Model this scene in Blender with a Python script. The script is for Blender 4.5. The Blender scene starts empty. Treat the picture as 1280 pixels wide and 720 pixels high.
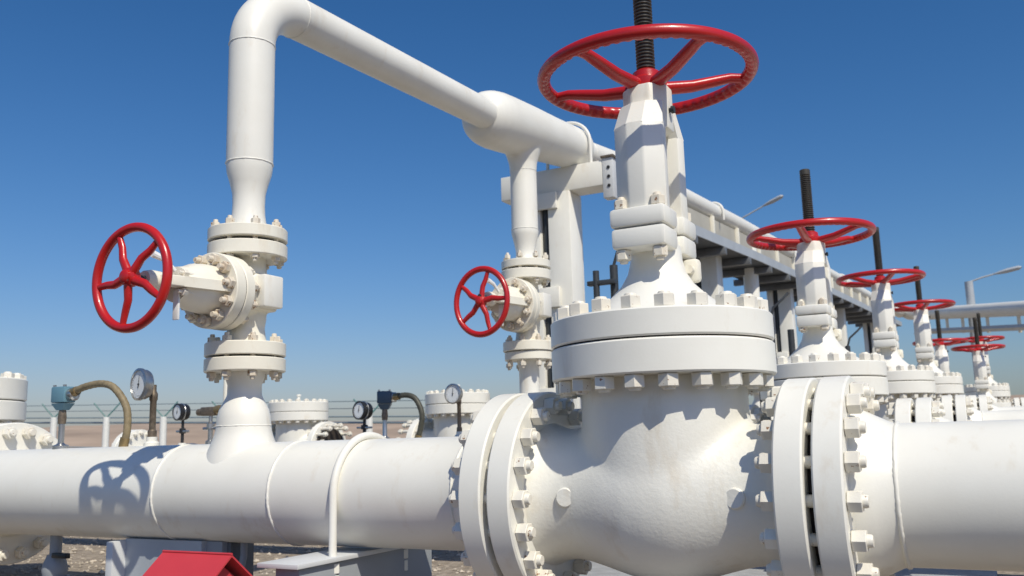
import bpy, bmesh, math, random
from mathutils import Vector, Matrix, noise
random.seed(7)
PI = math.pi
sc = bpy.context.scene
COL = sc.collection

# ------------------------------------------------------------------ materials
def mat_new(name):
    m = bpy.data.materials.new(name); m.use_nodes = True
    nt = m.node_tree; b = nt.nodes['Principled BSDF']
    return m, nt, b

def N(nt, typ, **kw):
    n = nt.nodes.new(typ)
    for k, v in kw.items():
        if hasattr(n, k): setattr(n, k, v)
        else: n.inputs[k].default_value = v
    return n

def ramp(nt, src, stops):
    r = nt.nodes.new('ShaderNodeValToRGB')
    els = r.color_ramp.elements
    els[0].position, els[0].color = stops[0][0], (*stops[0][1], 1)
    els[1].position, els[1].color = stops[-1][0], (*stops[-1][1], 1)
    for p, c in stops[1:-1]:
        e = els.new(p); e.color = (*c, 1)
    nt.links.new(src, r.inputs[0])
    return r

def mixc(nt, fac, a, b):
    m = nt.nodes.new('ShaderNodeMix'); m.data_type = 'RGBA'
    nt.links.new(fac, m.inputs[0])
    for s, i in ((a, 6), (b, 7)):
        if isinstance(s, tuple): m.inputs[i].default_value = (*s, 1)
        else: nt.links.new(s, m.inputs[i])
    return m.outputs[2]

def worn_paint(name, base, base2, stain, stain_amt=.62, chip=None, chip_at=.74, rough=.42, bump=.12, bscale=90, coat=0):
    """painted steel: slow tone drift, sparse rusty stains, small chips, fine orange peel"""
    m, nt, b = mat_new(name)
    geo = nt.nodes.new('ShaderNodeNewGeometry')
    pos = geo.outputs['Position']
    n1 = N(nt, 'ShaderNodeTexNoise', Scale=2.3, Detail=6.0, Roughness=.6); nt.links.new(pos, n1.inputs['Vector'])
    r1 = ramp(nt, n1.outputs[0], [(.35, (0, 0, 0)), (.65, (1, 1, 1))])
    c = mixc(nt, r1.outputs[0], base, base2)
    mp = N(nt, 'ShaderNodeMapping'); mp.inputs['Scale'].default_value = (1, 1, .35)
    nt.links.new(pos, mp.inputs['Vector'])
    n2 = N(nt, 'ShaderNodeTexNoise', Scale=7.0, Detail=8.0, Roughness=.65); nt.links.new(mp.outputs[0], n2.inputs['Vector'])
    r2 = ramp(nt, n2.outputs[0], [(stain_amt, (0, 0, 0)), (stain_amt + .2, (.5, .5, .5))])
    c = mixc(nt, r2.outputs[0], c, stain)
    if chip:
        n3 = N(nt, 'ShaderNodeTexNoise', Scale=38.0, Detail=5.0, Roughness=.6); nt.links.new(pos, n3.inputs['Vector'])
        r3 = ramp(nt, n3.outputs[0], [(chip_at, (0, 0, 0)), (chip_at + .02, (1, 1, 1))])
        c = mixc(nt, r3.outputs[0], c, chip)
    nt.links.new(c, b.inputs['Base Color'])
    n4 = N(nt, 'ShaderNodeTexNoise', Scale=5.0, Detail=4.0); nt.links.new(pos, n4.inputs['Vector'])
    mr = N(nt, 'ShaderNodeMapRange'); mr.inputs['To Min'].default_value = rough - .08; mr.inputs['To Max'].default_value = rough + .12
    nt.links.new(n4.outputs[0], mr.inputs['Value']); nt.links.new(mr.outputs[0], b.inputs['Roughness'])
    n5 = N(nt, 'ShaderNodeTexNoise', Scale=bscale, Detail=6.0, Roughness=.6); nt.links.new(pos, n5.inputs['Vector'])
    bp = N(nt, 'ShaderNodeBump', Strength=bump, Distance=.004)
    nt.links.new(n5.outputs[0], bp.inputs['Height']); nt.links.new(bp.outputs[0], b.inputs['Normal'])
    if coat: b.inputs['Coat Weight'].default_value = coat; b.inputs['Coat Roughness'].default_value = .12
    return m

def plain(name, col, rough=.5, metal=0, var=.12, scale=12, bump=0, bscale=60):
    m, nt, b = mat_new(name)
    geo = nt.nodes.new('ShaderNodeNewGeometry')
    n1 = N(nt, 'ShaderNodeTexNoise', Scale=float(scale), Detail=6.0); nt.links.new(geo.outputs['Position'], n1.inputs['Vector'])
    lo = tuple(max(0, x * (1 - var)) for x in col); hi = tuple(min(1, x * (1 + var)) for x in col)
    r = ramp(nt, n1.outputs[0], [(.3, lo), (.7, hi)])
    nt.links.new(r.outputs[0], b.inputs['Base Color'])
    b.inputs['Roughness'].default_value = rough; b.inputs['Metallic'].default_value = metal
    if bump:
        n5 = N(nt, 'ShaderNodeTexNoise', Scale=float(bscale), Detail=4.0); nt.links.new(geo.outputs['Position'], n5.inputs['Vector'])
        bp = N(nt, 'ShaderNodeBump', Strength=bump, Distance=.01)
        nt.links.new(n5.outputs[0], bp.inputs['Height']); nt.links.new(bp.outputs[0], b.inputs['Normal'])
    return m

M = {}
M['white'] = worn_paint('white_pipe_paint', (.81, .793, .722), (.77, .748, .672), (.60, .50, .36), .575, rough=.36, bump=.10)
M['cast'] = worn_paint('white_cast_paint', (.81, .793, .722), (.765, .742, .667), (.58, .48, .34), .565, rough=.40, bump=.42, bscale=52)
M['cream'] = worn_paint('cream_paint', (.81, .78, .67), (.76, .715, .60), (.52, .38, .20), .555, rough=.4, bump=.15)
M['nut'] = worn_paint('white_nut_paint', (.80, .77, .68), (.72, .67, .57), (.42, .27, .13), .60, chip=(.26, .13, .06), chip_at=.645, rough=.42, bump=.25, bscale=120)
M['rustnut'] = worn_paint('rusty_cream_nut_paint', (.76, .72, .62), (.62, .54, .42), (.36, .21, .09), .50, chip=(.24, .12, .05), chip_at=.62, rough=.5, bump=.3, bscale=120)
M['red'] = worn_paint('red_wheel_paint', (.50, .012, .010), (.42, .010, .009), (.36, .012, .016), .60, chip=(.55, .42, .38), chip_at=.755, rough=.30, bump=.15, bscale=120, coat=.2)
M['redsheet'] = worn_paint('red_sheet_paint', (.56, .045, .055), (.50, .04, .05), (.45, .10, .09), .60, chip=(.6, .45, .42), chip_at=.74, rough=.5, bump=.1)
M['stem'] = worn_paint('greasy_stem_steel', (.060, .052, .038), (.045, .040, .030), (.13, .075, .03), .55, rough=.4, bump=.2)
M['gasket'] = plain('dark_gasket', (.035, .025, .02), .8)
M['grey'] = worn_paint('grey_steel_paint', (.30, .32, .34), (.26, .28, .30), (.25, .2, .15), .66, rough=.5)
M['darkgrey'] = plain('dark_grey_steel', (.13, .135, .14), .5)
M['pale'] = worn_paint('pale_grey_paint', (.60, .61, .61), (.55, .56, .56), (.5, .45, .38), .62, rough=.5)
M['galv'] = worn_paint('galvanised_steel', (.42, .45, .48), (.36, .39, .42), (.3, .25, .18), .64, rough=.45)
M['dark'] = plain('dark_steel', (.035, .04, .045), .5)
M['black'] = plain('black_plastic', (.02, .02, .022), .4)
M['blue'] = worn_paint('blue_housing_paint', (.14, .27, .34), (.12, .24, .31), (.10, .18, .22), .6, rough=.42)
M['blued'] = worn_paint('dark_blue_housing_paint', (.045, .085, .13), (.04, .075, .115), (.10, .10, .10), .6, rough=.35)
M['hose'] = plain('tan_conduit_hose', (.24, .19, .11), .6, var=.25, scale=30)
M['hosed'] = plain('dark_conduit_hose', (.06, .06, .045), .55, var=.3, scale=30)
M['brass'] = plain('brass_fitting', (.30, .22, .11), .42, .6)
M['steel'] = plain('stainless_steel', (.50, .50, .49), .3, .9)
M['pipebrown'] = plain('weathered_steel', (.19, .15, .11), .45, .5, var=.3, scale=40)
M['dial'] = plain('white_dial_face', (.78, .80, .80), .35, var=.02)
M['concrete'] = plain('concrete', (.34, .345, .345), .85, var=.15, scale=9, bump=.4)
M['kerb'] = plain('white_kerb', (.72, .70, .66), .8, var=.1, scale=9)
M['postw'] = plain('white_fence_post', (.72, .72, .68), .6, var=.05)
M['green'] = plain('green_fence_steel', (.09, .22, .21), .5, var=.1)
M['wire'] = plain('fence_rail_wire', (.22, .28, .31), .5, var=.1)
M['sign'] = plain('tag_white', (.8, .8, .78), .5, var=.03)

def ground_mat():
    m, nt, b = mat_new('gravel_ground')
    geo = nt.nodes.new('ShaderNodeNewGeometry'); pos = geo.outputs['Position']
    v = N(nt, 'ShaderNodeTexVoronoi', Scale=16.0); nt.links.new(pos, v.inputs['Vector'])
    n1 = N(nt, 'ShaderNodeTexNoise', Scale=3.0, Detail=8.0, Roughness=.7); nt.links.new(pos, n1.inputs['Vector'])
    n2 = N(nt, 'ShaderNodeTexNoise', Scale=.05, Detail=5.0); nt.links.new(pos, n2.inputs['Vector'])
    c1 = ramp(nt, v.outputs['Color'], [(.15, (.15, .12, .088)), (.5, (.28, .23, .175)), (.85, (.42, .355, .285))]).outputs[0]
    c2 = ramp(nt, n1.outputs[0], [(.3, (.20, .162, .12)), (.7, (.36, .30, .235))]).outputs[0]
    mm = nt.nodes.new('ShaderNodeMix'); mm.data_type = 'RGBA'; mm.inputs[0].default_value = .5
    nt.links.new(c1, mm.inputs[6]); nt.links.new(c2, mm.inputs[7])
    # dry steppe grass takes over away from the plant
    sx = nt.nodes.new('ShaderNodeSeparateXYZ'); nt.links.new(pos, sx.inputs[0])
    ln = N(nt, 'ShaderNodeVectorMath', operation='LENGTH'); nt.links.new(pos, ln.inputs[0])
    far = N(nt, 'ShaderNodeMapRange'); far.inputs['From Min'].default_value = 45; far.inputs['From Max'].default_value = 90
    nt.links.new(ln.outputs['Value'], far.inputs['Value'])
    gr = ramp(nt, n2.outputs[0], [(.35, (.33, .24, .13)), (.65, (.42, .33, .19))]).outputs[0]
    c = mixc(nt, far.outputs[0], mm.outputs[2], gr)
    nt.links.new(c, b.inputs['Base Color']); b.inputs['Roughness'].default_value = .95
    bp = N(nt, 'ShaderNodeBump', Strength=.8, Distance=.03)
    nt.links.new(v.outputs['Distance'], bp.inputs['Height']); nt.links.new(bp.outputs[0], b.inputs['Normal'])
    return m
M['ground'] = ground_mat()
M['hill'] = plain('dry_hill', (.37, .275, .20), .95, var=.22, scale=.03)
M['bounce_dark'] = plain('bounce_dark', (.055, .055, .057), .9, var=.2, scale=20, bump=.4)  # dark tone for the added sheet that cuts ground bounce
M['beige'] = worn_paint('beige_shaded_paint', (.46, .44, .38), (.40, .38, .32), (.3, .22, .14), .58, rough=.55)  # beige darkened to carry the partial shade on the tray's back rail
M['stone'] = plain('gravel_stone', (.42, .365, .295), .9, var=.5, scale=6)

# ------------------------------------------------------------------ mesh helpers
def RX(a): return Matrix.Rotation(a, 4, 'X')
def RY(a): return Matrix.Rotation(a, 4, 'Y')
def RZ(a): return Matrix.Rotation(a, 4, 'Z')
def T(x, y=0, z=0): return Matrix.Translation((x, y, z))
AX = RY(PI / 2)           # local z -> +x
AY = RX(PI / 2)           # local z -> -y

def align(d):
    d = Vector(d).normalized()
    return d.to_track_quat('Z', 'Y').to_matrix().to_4x4()

class MB:
    def __init__(s): s.bm = bmesh.new()
    def add(s, verts, faces, mx=None):
        vs = [s.bm.verts.new(mx @ Vector(v) if mx else v) for v in verts]
        for f in faces:
            try: s.bm.faces.new([vs[i] for i in f])
            except ValueError: pass
        return s
    def lathe(s, prof, seg=48, mx=None, closed=False):
        """prof: (r, z) pairs from one end to the other, about local z; ends on the axis with r=0"""
        verts, rings = [], []
        for r, z in prof:
            if r <= 1e-6: rings.append([len(verts)]); verts.append((0, 0, z))
            else:
                rings.append(list(range(len(verts), len(verts) + seg)))
                for i in range(seg):
                    a = 2 * PI * i / seg; verts.append((r * math.cos(a), r * math.sin(a), z))
        faces = []
        pairs = list(zip(rings, rings[1:])) + ([(rings[-1], rings[0])] if closed else [])
        for A, B in pairs:
            for i in range(seg):
                j = (i + 1) % seg
                if len(A) == 1 and len(B) == 1: continue
                if len(A) == 1: faces.append((A[0], B[j], B[i]))
                elif len(B) == 1: faces.append((A[i], A[j], B[0]))
                else: faces.append((A[i], A[j], B[j], B[i]))
        return s.add(verts, faces, mx)
    def disc(s, r, z0, z1, ch=.006, seg=64, mx=None, hole=0):
        """flange disc with chamfered rims"""
        if hole:
            return s.lathe([(hole, z0), (r - ch, z0), (r, z0 + ch), (r, z1 - ch), (r - ch, z1), (hole, z1)], seg, mx, True)
        return s.lathe([(0, z0), (r - ch, z0), (r, z0 + ch), (r, z1 - ch), (r - ch, z1), (0, z1)], seg, mx)
    def torus(s, R, r, seg=96, ms=16, mx=None, f=None):
        verts, faces = [], []
        for i in range(seg):
            a = 2 * PI * i / seg
            for j in range(ms):
                b = 2 * PI * j / ms
                rr = r * (f(a, b) if f else 1)
                q = R + rr * math.cos(b)
                verts.append((q * math.cos(a), q * math.sin(a), rr * math.sin(b)))
        for i in range(seg):
            for j in range(ms):
                i2, j2 = (i + 1) % seg, (j + 1) % ms
                faces.append((i * ms + j, i2 * ms + j, i2 * ms + j2, i * ms + j2))
        return s.add(verts, faces, mx)
    def tube(s, pts, r, seg=16, caps=True, mx=None, sq=1.0):
        pts = [Vector(p) for p in pts]; n = len(pts)
        rs = r if isinstance(r, (list, tuple)) else [r] * n
        tans = []
        for i in range(n):
            a = pts[max(0, i - 1)]; b = pts[min(n - 1, i + 1)]; tans.append((b - a).normalized())
        up = Vector((0, 0, 1)) if abs(tans[0].z) < .9 else Vector((1, 0, 0))
        x = tans[0].cross(up).normalized()
        verts, faces = [], []
        for i in range(n):
            t = tans[i]; x = (x - t * x.dot(t)).normalized(); y = t.cross(x)
            for k in range(seg):
                a = 2 * PI * k / seg
                verts.append(pts[i] + (x * math.cos(a) + y * math.sin(a) * sq) * rs[i])
        for i in range(n - 1):
            for k in range(seg):
                k2 = (k + 1) % seg
                faces.append((i * seg + k, i * seg + k2, (i + 1) * seg + k2, (i + 1) * seg + k))
        if caps:
            faces.append(tuple(range(seg))[::-1]); faces.append(tuple(range((n - 1) * seg, n * seg)))
        return s.add(verts, faces, mx)
    def box(s, x0, x1, y0, y1, z0, z1, mx=None, bev=0):
        t = bmesh.new()
        vs = [t.verts.new(v) for v in ((x0, y0, z0), (x1, y0, z0), (x1, y1, z0), (x0, y1, z0), (x0, y0, z1), (x1, y0, z1), (x1, y1, z1), (x0, y1, z1))]
        for f in ((3, 2, 1, 0), (4, 5, 6, 7), (0, 1, 5, 4), (1, 2, 6, 5), (2, 3, 7, 6), (3, 0, 4, 7)):
            t.faces.new([vs[i] for i in f])
        if bev: bmesh.ops.bevel(t, geom=t.edges[:], offset=bev, segments=2, affect='EDGES', profile=.5)
        return s._merge(t, mx)
    def prism(s, poly, z0, z1, mx=None, bev=0, scale_top=1.0):
        t = bmesh.new(); n = len(poly)
        a = [t.verts.new((x, y, z0)) for x, y in poly]; b = [t.verts.new((x * scale_top, y * scale_top, z1)) for x, y in poly]
        t.faces.new(a[::-1]); t.faces.new(b)
        for i in range(n): t.faces.new((a[i], a[(i + 1) % n], b[(i + 1) % n], b[i]))
        if bev: bmesh.ops.bevel(t, geom=t.edges[:], offset=bev, segments=2, affect='EDGES', profile=.5)
        return s._merge(t, mx)
    def _merge(s, t, mx):
        t.verts.index_update()
        s.add([v.co.copy() for v in t.verts], [[v.index for v in f.verts] for f in t.faces], mx)
        t.free(); return s
    def hexnut(s, af, z0, z1, mx=None):
        R = af / math.sqrt(3); ch = R * .07
        h = lambda r, z: [(r * math.cos(PI / 3 * i), r * math.sin(PI / 3 * i), z) for i in range(6)]
        v = h(R - ch, z0) + h(R, z0 + ch) + h(R, z1 - ch) + h(R - ch, z1)
        f = [tuple(range(6))[::-1], tuple(range(18, 24))]
        for k in range(3):
            for i in range(6): f.append((k * 6 + i, k * 6 + (i + 1) % 6, k * 6 + 6 + (i + 1) % 6, k * 6 + 6 + i))
        return s.add(v, f, mx)
    def mesh(s, name, angle=32, weld=False):
        if weld: bmesh.ops.remove_doubles(s.bm, verts=s.bm.verts[:], dist=1e-5)
        bmesh.ops.recalc_face_normals(s.bm, faces=s.bm.faces[:])
        me = bpy.data.meshes.new(name); s.bm.to_mesh(me); s.bm.free()
        me.polygons.foreach_set('use_smooth', [True] * len(me.polygons))
        me.set_sharp_from_angle(angle=math.radians(angle))
        return me
    def build(s, name, m, parent=None, loc=None, angle=32):
        return link(s.mesh(name, angle), name, m, parent, loc)

def link(me, name, m, parent=None, loc=None, mx=None):
    if m is not None and not me.materials: me.materials.append(M[m] if isinstance(m, str) else m)
    o = bpy.data.objects.new(name, me); COL.objects.link(o)
    if parent: o.parent = parent
    if loc: o.location = loc
    if mx is not None: o.matrix_local = mx
    return o

def remeshed(mb, name, voxel, smooth, factor=.6):
    """fuse overlapping solids into one cast skin with soft fillets"""
    me = mb.mesh(name)
    o = bpy.data.objects.new(name, me); COL.objects.link(o)
    r = o.modifiers.new('r', 'REMESH'); r.mode = 'VOXEL'; r.voxel_size = voxel
    s = o.modifiers.new('s', 'SMOOTH'); s.iterations = smooth; s.factor = factor
    dg = bpy.context.evaluated_depsgraph_get()
    out = bpy.data.meshes.new_from_object(o.evaluated_get(dg)); out.name = name
    bpy.data.objects.remove(o); bpy.data.meshes.remove(me)
    out.materials.clear()
    out.polygons.foreach_set('use_smooth', [True] * len(out.polygons))
    return out

def thing(name, loc, label, cat, group=None, rz=0):
    o = bpy.data.objects.new(name, None); COL.objects.link(o)
    o.location = loc; o.rotation_euler.z = rz; o.empty_display_size = .1
    return tag(o, label, cat, group)

def tag(o, label=None, cat=None, group=None, kind=None):
    if label: o['label'] = label
    if cat: o['category'] = cat
    if group: o['group'] = group
    if kind: o['kind'] = kind
    return o

def copy_tree(o, parent=None):
    c = o.copy(); COL.objects.link(c)
    if parent: c.parent = parent
    for ch in list(o.children): copy_tree(ch, c)
    return c

def dup(root, loc, label, rz=None):
    c = copy_tree(root); c.location = loc; c['label'] = label
    if rz is not None: c.rotation_euler.z = rz
    return c

# ------------------------------------------------------------------ shared pieces
def weld(parent, mx, r, t=.0105):
    """raised irregular weld bead round a pipe of radius r"""
    w = MB().torus(r, t, 160, 8, mx, lambda a, b: .85 + .10 * math.sin(a * 73 + 2 * noise.noise((a * 3, r, 0))) + .32 * noise.noise((math.cos(a) * 9, math.sin(a) * 9, r * 7 + b * .3)))
    return w.build('weld_seam', 'white', parent, angle=80)

def stud_mesh(af, half, nut, stick, rod, m='nut'):
    """a stud with a nut at each end, centred on z=0; half = distance to the nut seat"""
    b = MB()
    b.hexnut(af, half, half + nut).hexnut(af, -half - nut, -half)
    b.lathe([(0, -half - nut - stick), (rod * .85, -half - nut - stick), (rod, -half - nut - stick + .008), (rod, half + nut + stick - .008), (rod * .85, half + nut + stick), (0, half + nut + stick)], 12)
    me = b.mesh('stud_bolt', 30); me.materials.append(M[m]); return me

def ring_of(parent, me, n, r, mx, ph=0, name='stud_bolt'):
    out = []
    for i in range(n):
        a = ph + 2 * PI * i / n
        q = mx @ RZ(a) @ T(r) @ RZ((i * 37 % 60) * PI / 180)
        out.append(link(me, name, None, parent, mx=q))
    return out

STUD_BIG = stud_mesh(.079, .139, .056, .022, .026)
STUD_BON = stud_mesh(.086, .147, .058, .012, .030)
STUD_SM = stud_mesh(.052, .092, .034, .020, .016, 'rustnut')
STUD_SMB = stud_mesh(.062, .079, .036, .032, .018, 'rustnut')

def handwheel(parent, mx, R, r, phases, hub_r, drop, spoke_r, notch, s_bend=0):
    """cast rim with finger notches; spokes and hub are sub-parts"""
    def f(a, b):
        w = max(0, math.cos(b - math.radians(215))) ** 2
        return 1 - (.20 * w * max(0, min(1, 2.5 * math.sin(a * notch))) if notch else 0)
    rim = MB().torus(R, r, 288 if notch else 120, 16, None, f).build('handwheel', 'red', parent, angle=50)
    rim.matrix_local = mx
    for a in phases:
        if notch: pts = [(hub_r * .3, 0, drop), (hub_r * 1.0, 0, drop), (R * .45, 0, drop * .78), (R * .70, 0, drop * .28), (R * .84, 0, 0), (R - r * .3, 0, 0)]
        else: pts = [(hub_r * .4, 0, drop), (hub_r * 1.1, 0, drop), (R * .45, R * .035, drop * .5), (R * .68, -R * .02, 0), (R * .84, -R * .035, 0), (R - r * .3, -R * .04, 0)]
        q = []
        for i in range(len(pts) - 1):
            for t in (0, .5): q.append(Vector(pts[i]).lerp(Vector(pts[i + 1]), t))
        q.append(Vector(pts[-1]))
        rs = [spoke_r * (1.25 - .40 * min(1, k / (len(q) * .8))) for k in range(len(q))]
        MB().tube(q, rs, 12, mx=RZ(a), sq=.8).build('spoke', 'red', rim, angle=50)
    MB().lathe([(0, drop - hub_r * .75), (hub_r * .95, drop - hub_r * .75), (hub_r * 1.05, drop - hub_r * .55), (hub_r * 1.05, drop + hub_r * .3), (hub_r * .75, drop + hub_r * .5), (hub_r * .72, drop + hub_r * .8), (hub_r * .5, drop + hub_r * .95), (0, drop + hub_r * .95)], 32).build('hub', 'red', rim, angle=40)
    return rim

# ------------------------------------------------------------------ big gate valve (built about the pipe axis; root at its foot, .56 below)
FT = .56
def up(mx=None): return T(0, 0, FT) @ (mx or Matrix())

def barrel_mesh():
    b = MB()
    half = [(.412, 0), (.404, .10), (.380, .20), (.350, .30), (.326, .39), (.316, .46), (.328, .54), (.36, .61), (.372, .66)]
    b.lathe([(0, -.66)] + [(r, -z) for r, z in half[::-1]] + half[1:] + [(0, .66)], 64, AX)
    b.lathe([(0, -.30), (.20, -.28), (.33, -.2), (.388, -.1), (.40, 0), (.403, .28), (.402, .56), (0, .56)], 64)
    return remeshed(b, 'body', .013, 34)
BARREL = barrel_mesh(); BARREL.transform(T(0, 0, FT)); BARREL.materials.append(M['cast'])

def valve_ends(root, studs=True):
    link(BARREL, 'body', None, root)
    for s in (-1, 1):
        for y, x in ((-1, .40),):
            MB().lathe([(.046, -.09), (.046, .016), (.040, .022), (0, .022)], 32, up(T(s * .40, -.312, 0) @ RZ(-s * .12) @ AY)).build('boss', 'cast', root)
        MB().disc(.515, .599, .720, .008, 96, up(AX if s > 0 else RY(-PI / 2)), hole=.2).build('body_flange', 'white', root)
        MB().disc(.40, .719, .755, .002, 64, up(AX if s > 0 else RY(-PI / 2)), hole=.2).build('gasket', 'gasket', root)
        ring_of(root, STUD_BIG, 18, .445, up(T(s * .737) @ AX), PI / 18)

def bonnet_seat(root):
    MB().disc(.54, .545, .700, .008, 96, up(), hole=.2).build('bonnet_seat_flange', 'white', root)
    MB().disc(.525, .699, .709, .001, 96, up(), hole=.2).build('gasket', 'gasket', root)

def gate_valve(loc, label):
    root = thing('gate_valve', (loc[0], loc[1], loc[2] - FT), label, 'valve', 'big gate valves in a receding row')
    valve_ends(root); bonnet_seat(root)
    # bonnet: cover flange flaring up into a narrow neck
    bo = MB().lathe([(.2, .708), (.532, .708), (.54, .716), (.54, .828), (.532, .836), (.40, .838), (.36, .855), (.30, .90), (.235, .955), (.18, 1.01), (.145, 1.07), (.13, 1.13), (.125, 1.20), (0, 1.20)], 96, up()).build('bonnet', 'white', root)
    ring_of(root, STUD_BON, 20, .478, up(T(0, 0, .690)), .06)
    # lower gland plate on the bonnet, dog-bone in plan (long in y)
    def plate(z0, z1, g):
        b = MB()
        for s in (-1, 1):
            y0, y1 = (-.262 - g, -.055) if s < 0 else (.055, .262 + g)
            b.box(-.137 - g, .137 + g, y0, y1, z0, z1, up(), .02)
        b.box(-.105, .105, -.08, .08, z0 + .004, z1 - .004, up(), .01)
        return b
    plate(1.165, 1.267, 0).build('gland_plate', 'white', bo)
    # yoke: top plate, two chamfered arms front and back, boss for the hand wheel
    yk = plate(1.270, 1.365, .004)
    for s in (-1, 1):
        m = up() if s < 0 else up(RZ(PI))
        arm = [(-.118, -.095), (-.128, -.172), (-.042, -.236), (.042, -.236), (.128, -.172), (.118, -.095)]
        yk.prism(arm, 1.33, 1.80, m, .008)
        # shoulder leaning in to the boss
        v = [(x, y, 1.79) for x, y in arm] + [(x * .86, y * .62 - .0, 1.93) for x, y in arm]
        n = 6
        yk.add(v, [tuple(range(n))[::-1], tuple(range(n, 2 * n))] + [(i, (i + 1) % n, n + (i + 1) % n, n + i) for i in range(n)], m)
    oct_ = [(.128 * math.cos(PI / 8 + PI / 4 * i), .128 * math.sin(PI / 8 + PI / 4 * i)) for i in range(8)]
    yk.prism(oct_, 1.80, 2.035, up(), .012)
    yo = yk.build('yoke', 'white', root, angle=25)
    for sx in (-1, 1):
        for sy in (-1, 1):
            b = MB(); m = up(T(sx * .092, sy * .212, 0))
            b.hexnut(.066, 1.115, 1.163, m).lathe([(0, 1.10), (.019, 1.10), (.022, 1.11), (.022, 1.42), (.016, 1.43), (0, 1.43)], 12, m)
            b.hexnut(.066, 1.367, 1.412, m)
            b.build('yoke_bolt', 'rustnut', yo)
    # gland eye bolt seen at the back corner
    b = MB().box(.10, .185, .10, .165, 1.03, 1.15, up(), .02).lathe([(0, 0), (.022, 0), (.022, .05), (0, .05)], 16, up(T(.145, .11, 1.09) @ AY))
    b.build('gland_lug', 'cream', yo)
    MB().lathe([(0, 0), (.012, 0), (.012, .03), (.02, .03), (.02, .045), (0, .045)], 12, up(T(.10, -.02, 1.90) @ AX)).build('grease_nipple', 'dark', yo)
    MB().lathe([(0, 1.2), (.052, 1.2), (.052, 1.75), (.04, 1.80), (0, 1.80)], 20, up()).build('stem_guide', 'cream', yo)
    # threaded stem
    prof = [(0, 2.0)]; z = 2.0
    while z < 2.74:
        prof += [(.0405, z), (.049, z + .005), (.049, z + .009), (.0405, z + .0145)]; z += .0185
    prof += [(.044, z), (.047, z + .006), (.047, z + .05), (.04, z + .058), (0, z + .058)]
    MB().lathe(prof, 28, up()).build('stem', 'stem', root, angle=20)
    handwheel(root, up(T(0, 0, 2.112)), .532, .034, [math.radians(106 + 72 * k) for k in range(5)], .098, -.062, .036, 60)
    return root

def check_valve(loc, label, scale=1.0):
    root = thing('check_valve', (loc[0], loc[1], loc[2] - FT * scale), label, 'valve', 'check valves with bolted covers beyond the near pipe')
    root.scale = (scale,) * 3
    valve_ends(root); bonnet_seat(root)
    MB().lathe([(0, .708), (.532, .708), (.54, .716), (.54, .872), (.532, .88), (.30, .884), (.28, .9), (0, .9)], 96, up()).build('cover', 'white', root)
    ring_of(root, STUD_BON, 20, .478, up(T(0, 0, .712)), .06)
    MB().lathe([(.03, .89), (.03, 1.0), (.045, 1.0), (.045, 1.03), (0, 1.03)], 16, up()).build('vent_plug', 'white', root)
    return root

# line origins: pipe axis at the valve centre
L = [(0, 0, 0), (.095, 4.15, .02), (.245, 8.65, .175), (.46, 13.0, .30), (.53, 17.6, .03), (1.24, 19.1, -.03), (1.31, 23.0, .50)]
vl = ['largest white gate valve, at the front of the row, with a big red handwheel',
      'second white gate valve of the row, right behind the front one, whole stem visible',
      'third white gate valve of the row counting from the nearest',
      'fourth white gate valve of the row, red wheel before the far crossing pipe',
      'fifth and lower white gate valve, dark stem standing against the far crossing pipe',
      'small distant gate valve whose wheel is the lowest red one at far right',
      'farthest gate valve, partly hidden behind the lowest red wheel at far right']
gv = gate_valve(L[0], vl[0])
for k, (p, t) in enumerate(zip(L[1:], vl[1:])):
    v = dup(gv, (p[0], p[1], p[2] - FT), t)
    for c in v.children:
        if c.name.startswith('handwheel'): c.matrix_basis = c.matrix_basis @ RZ(math.radians((18, -25, 41, 8, 60, -12)[k]))
    if k == 0:                                   # this one has a shorter yoke
        for c in v.children:
            n = c.name.split('.')[0]
            if n == 'yoke': c.scale.z = .89; c.location.z = .11 * (1.27 + FT)
            elif n == 'handwheel': c.matrix_basis = T(0, 0, -.085) @ c.matrix_basis
            elif n == 'stem': c.location.z = -.17

# ------------------------------------------------------------------ pipelines
XR = -2.743
def pipe_end(root, s, x0, x1, bits, wx, pr=.30):
    """pipe running from the valve flange in direction s; axis along x, root at axis"""
    m = AX if s > 0 else RY(-PI / 2)
    MB().lathe([(.26, .872), (.372, .872), (.365, .90), (.335, .96), (.305, 1.02), (.30, 1.045), (.30, 1.3), (pr, 1.6), (pr, abs(x1)), (0, abs(x1))], 112, m).build('pipe', 'white', root)
    MB().disc(.515, .754, .874, .008, 96, m, hole=.2).build('pipe_flange', 'white', root)
    for w in wx: weld(root, T(w) @ AX, .299)

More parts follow.
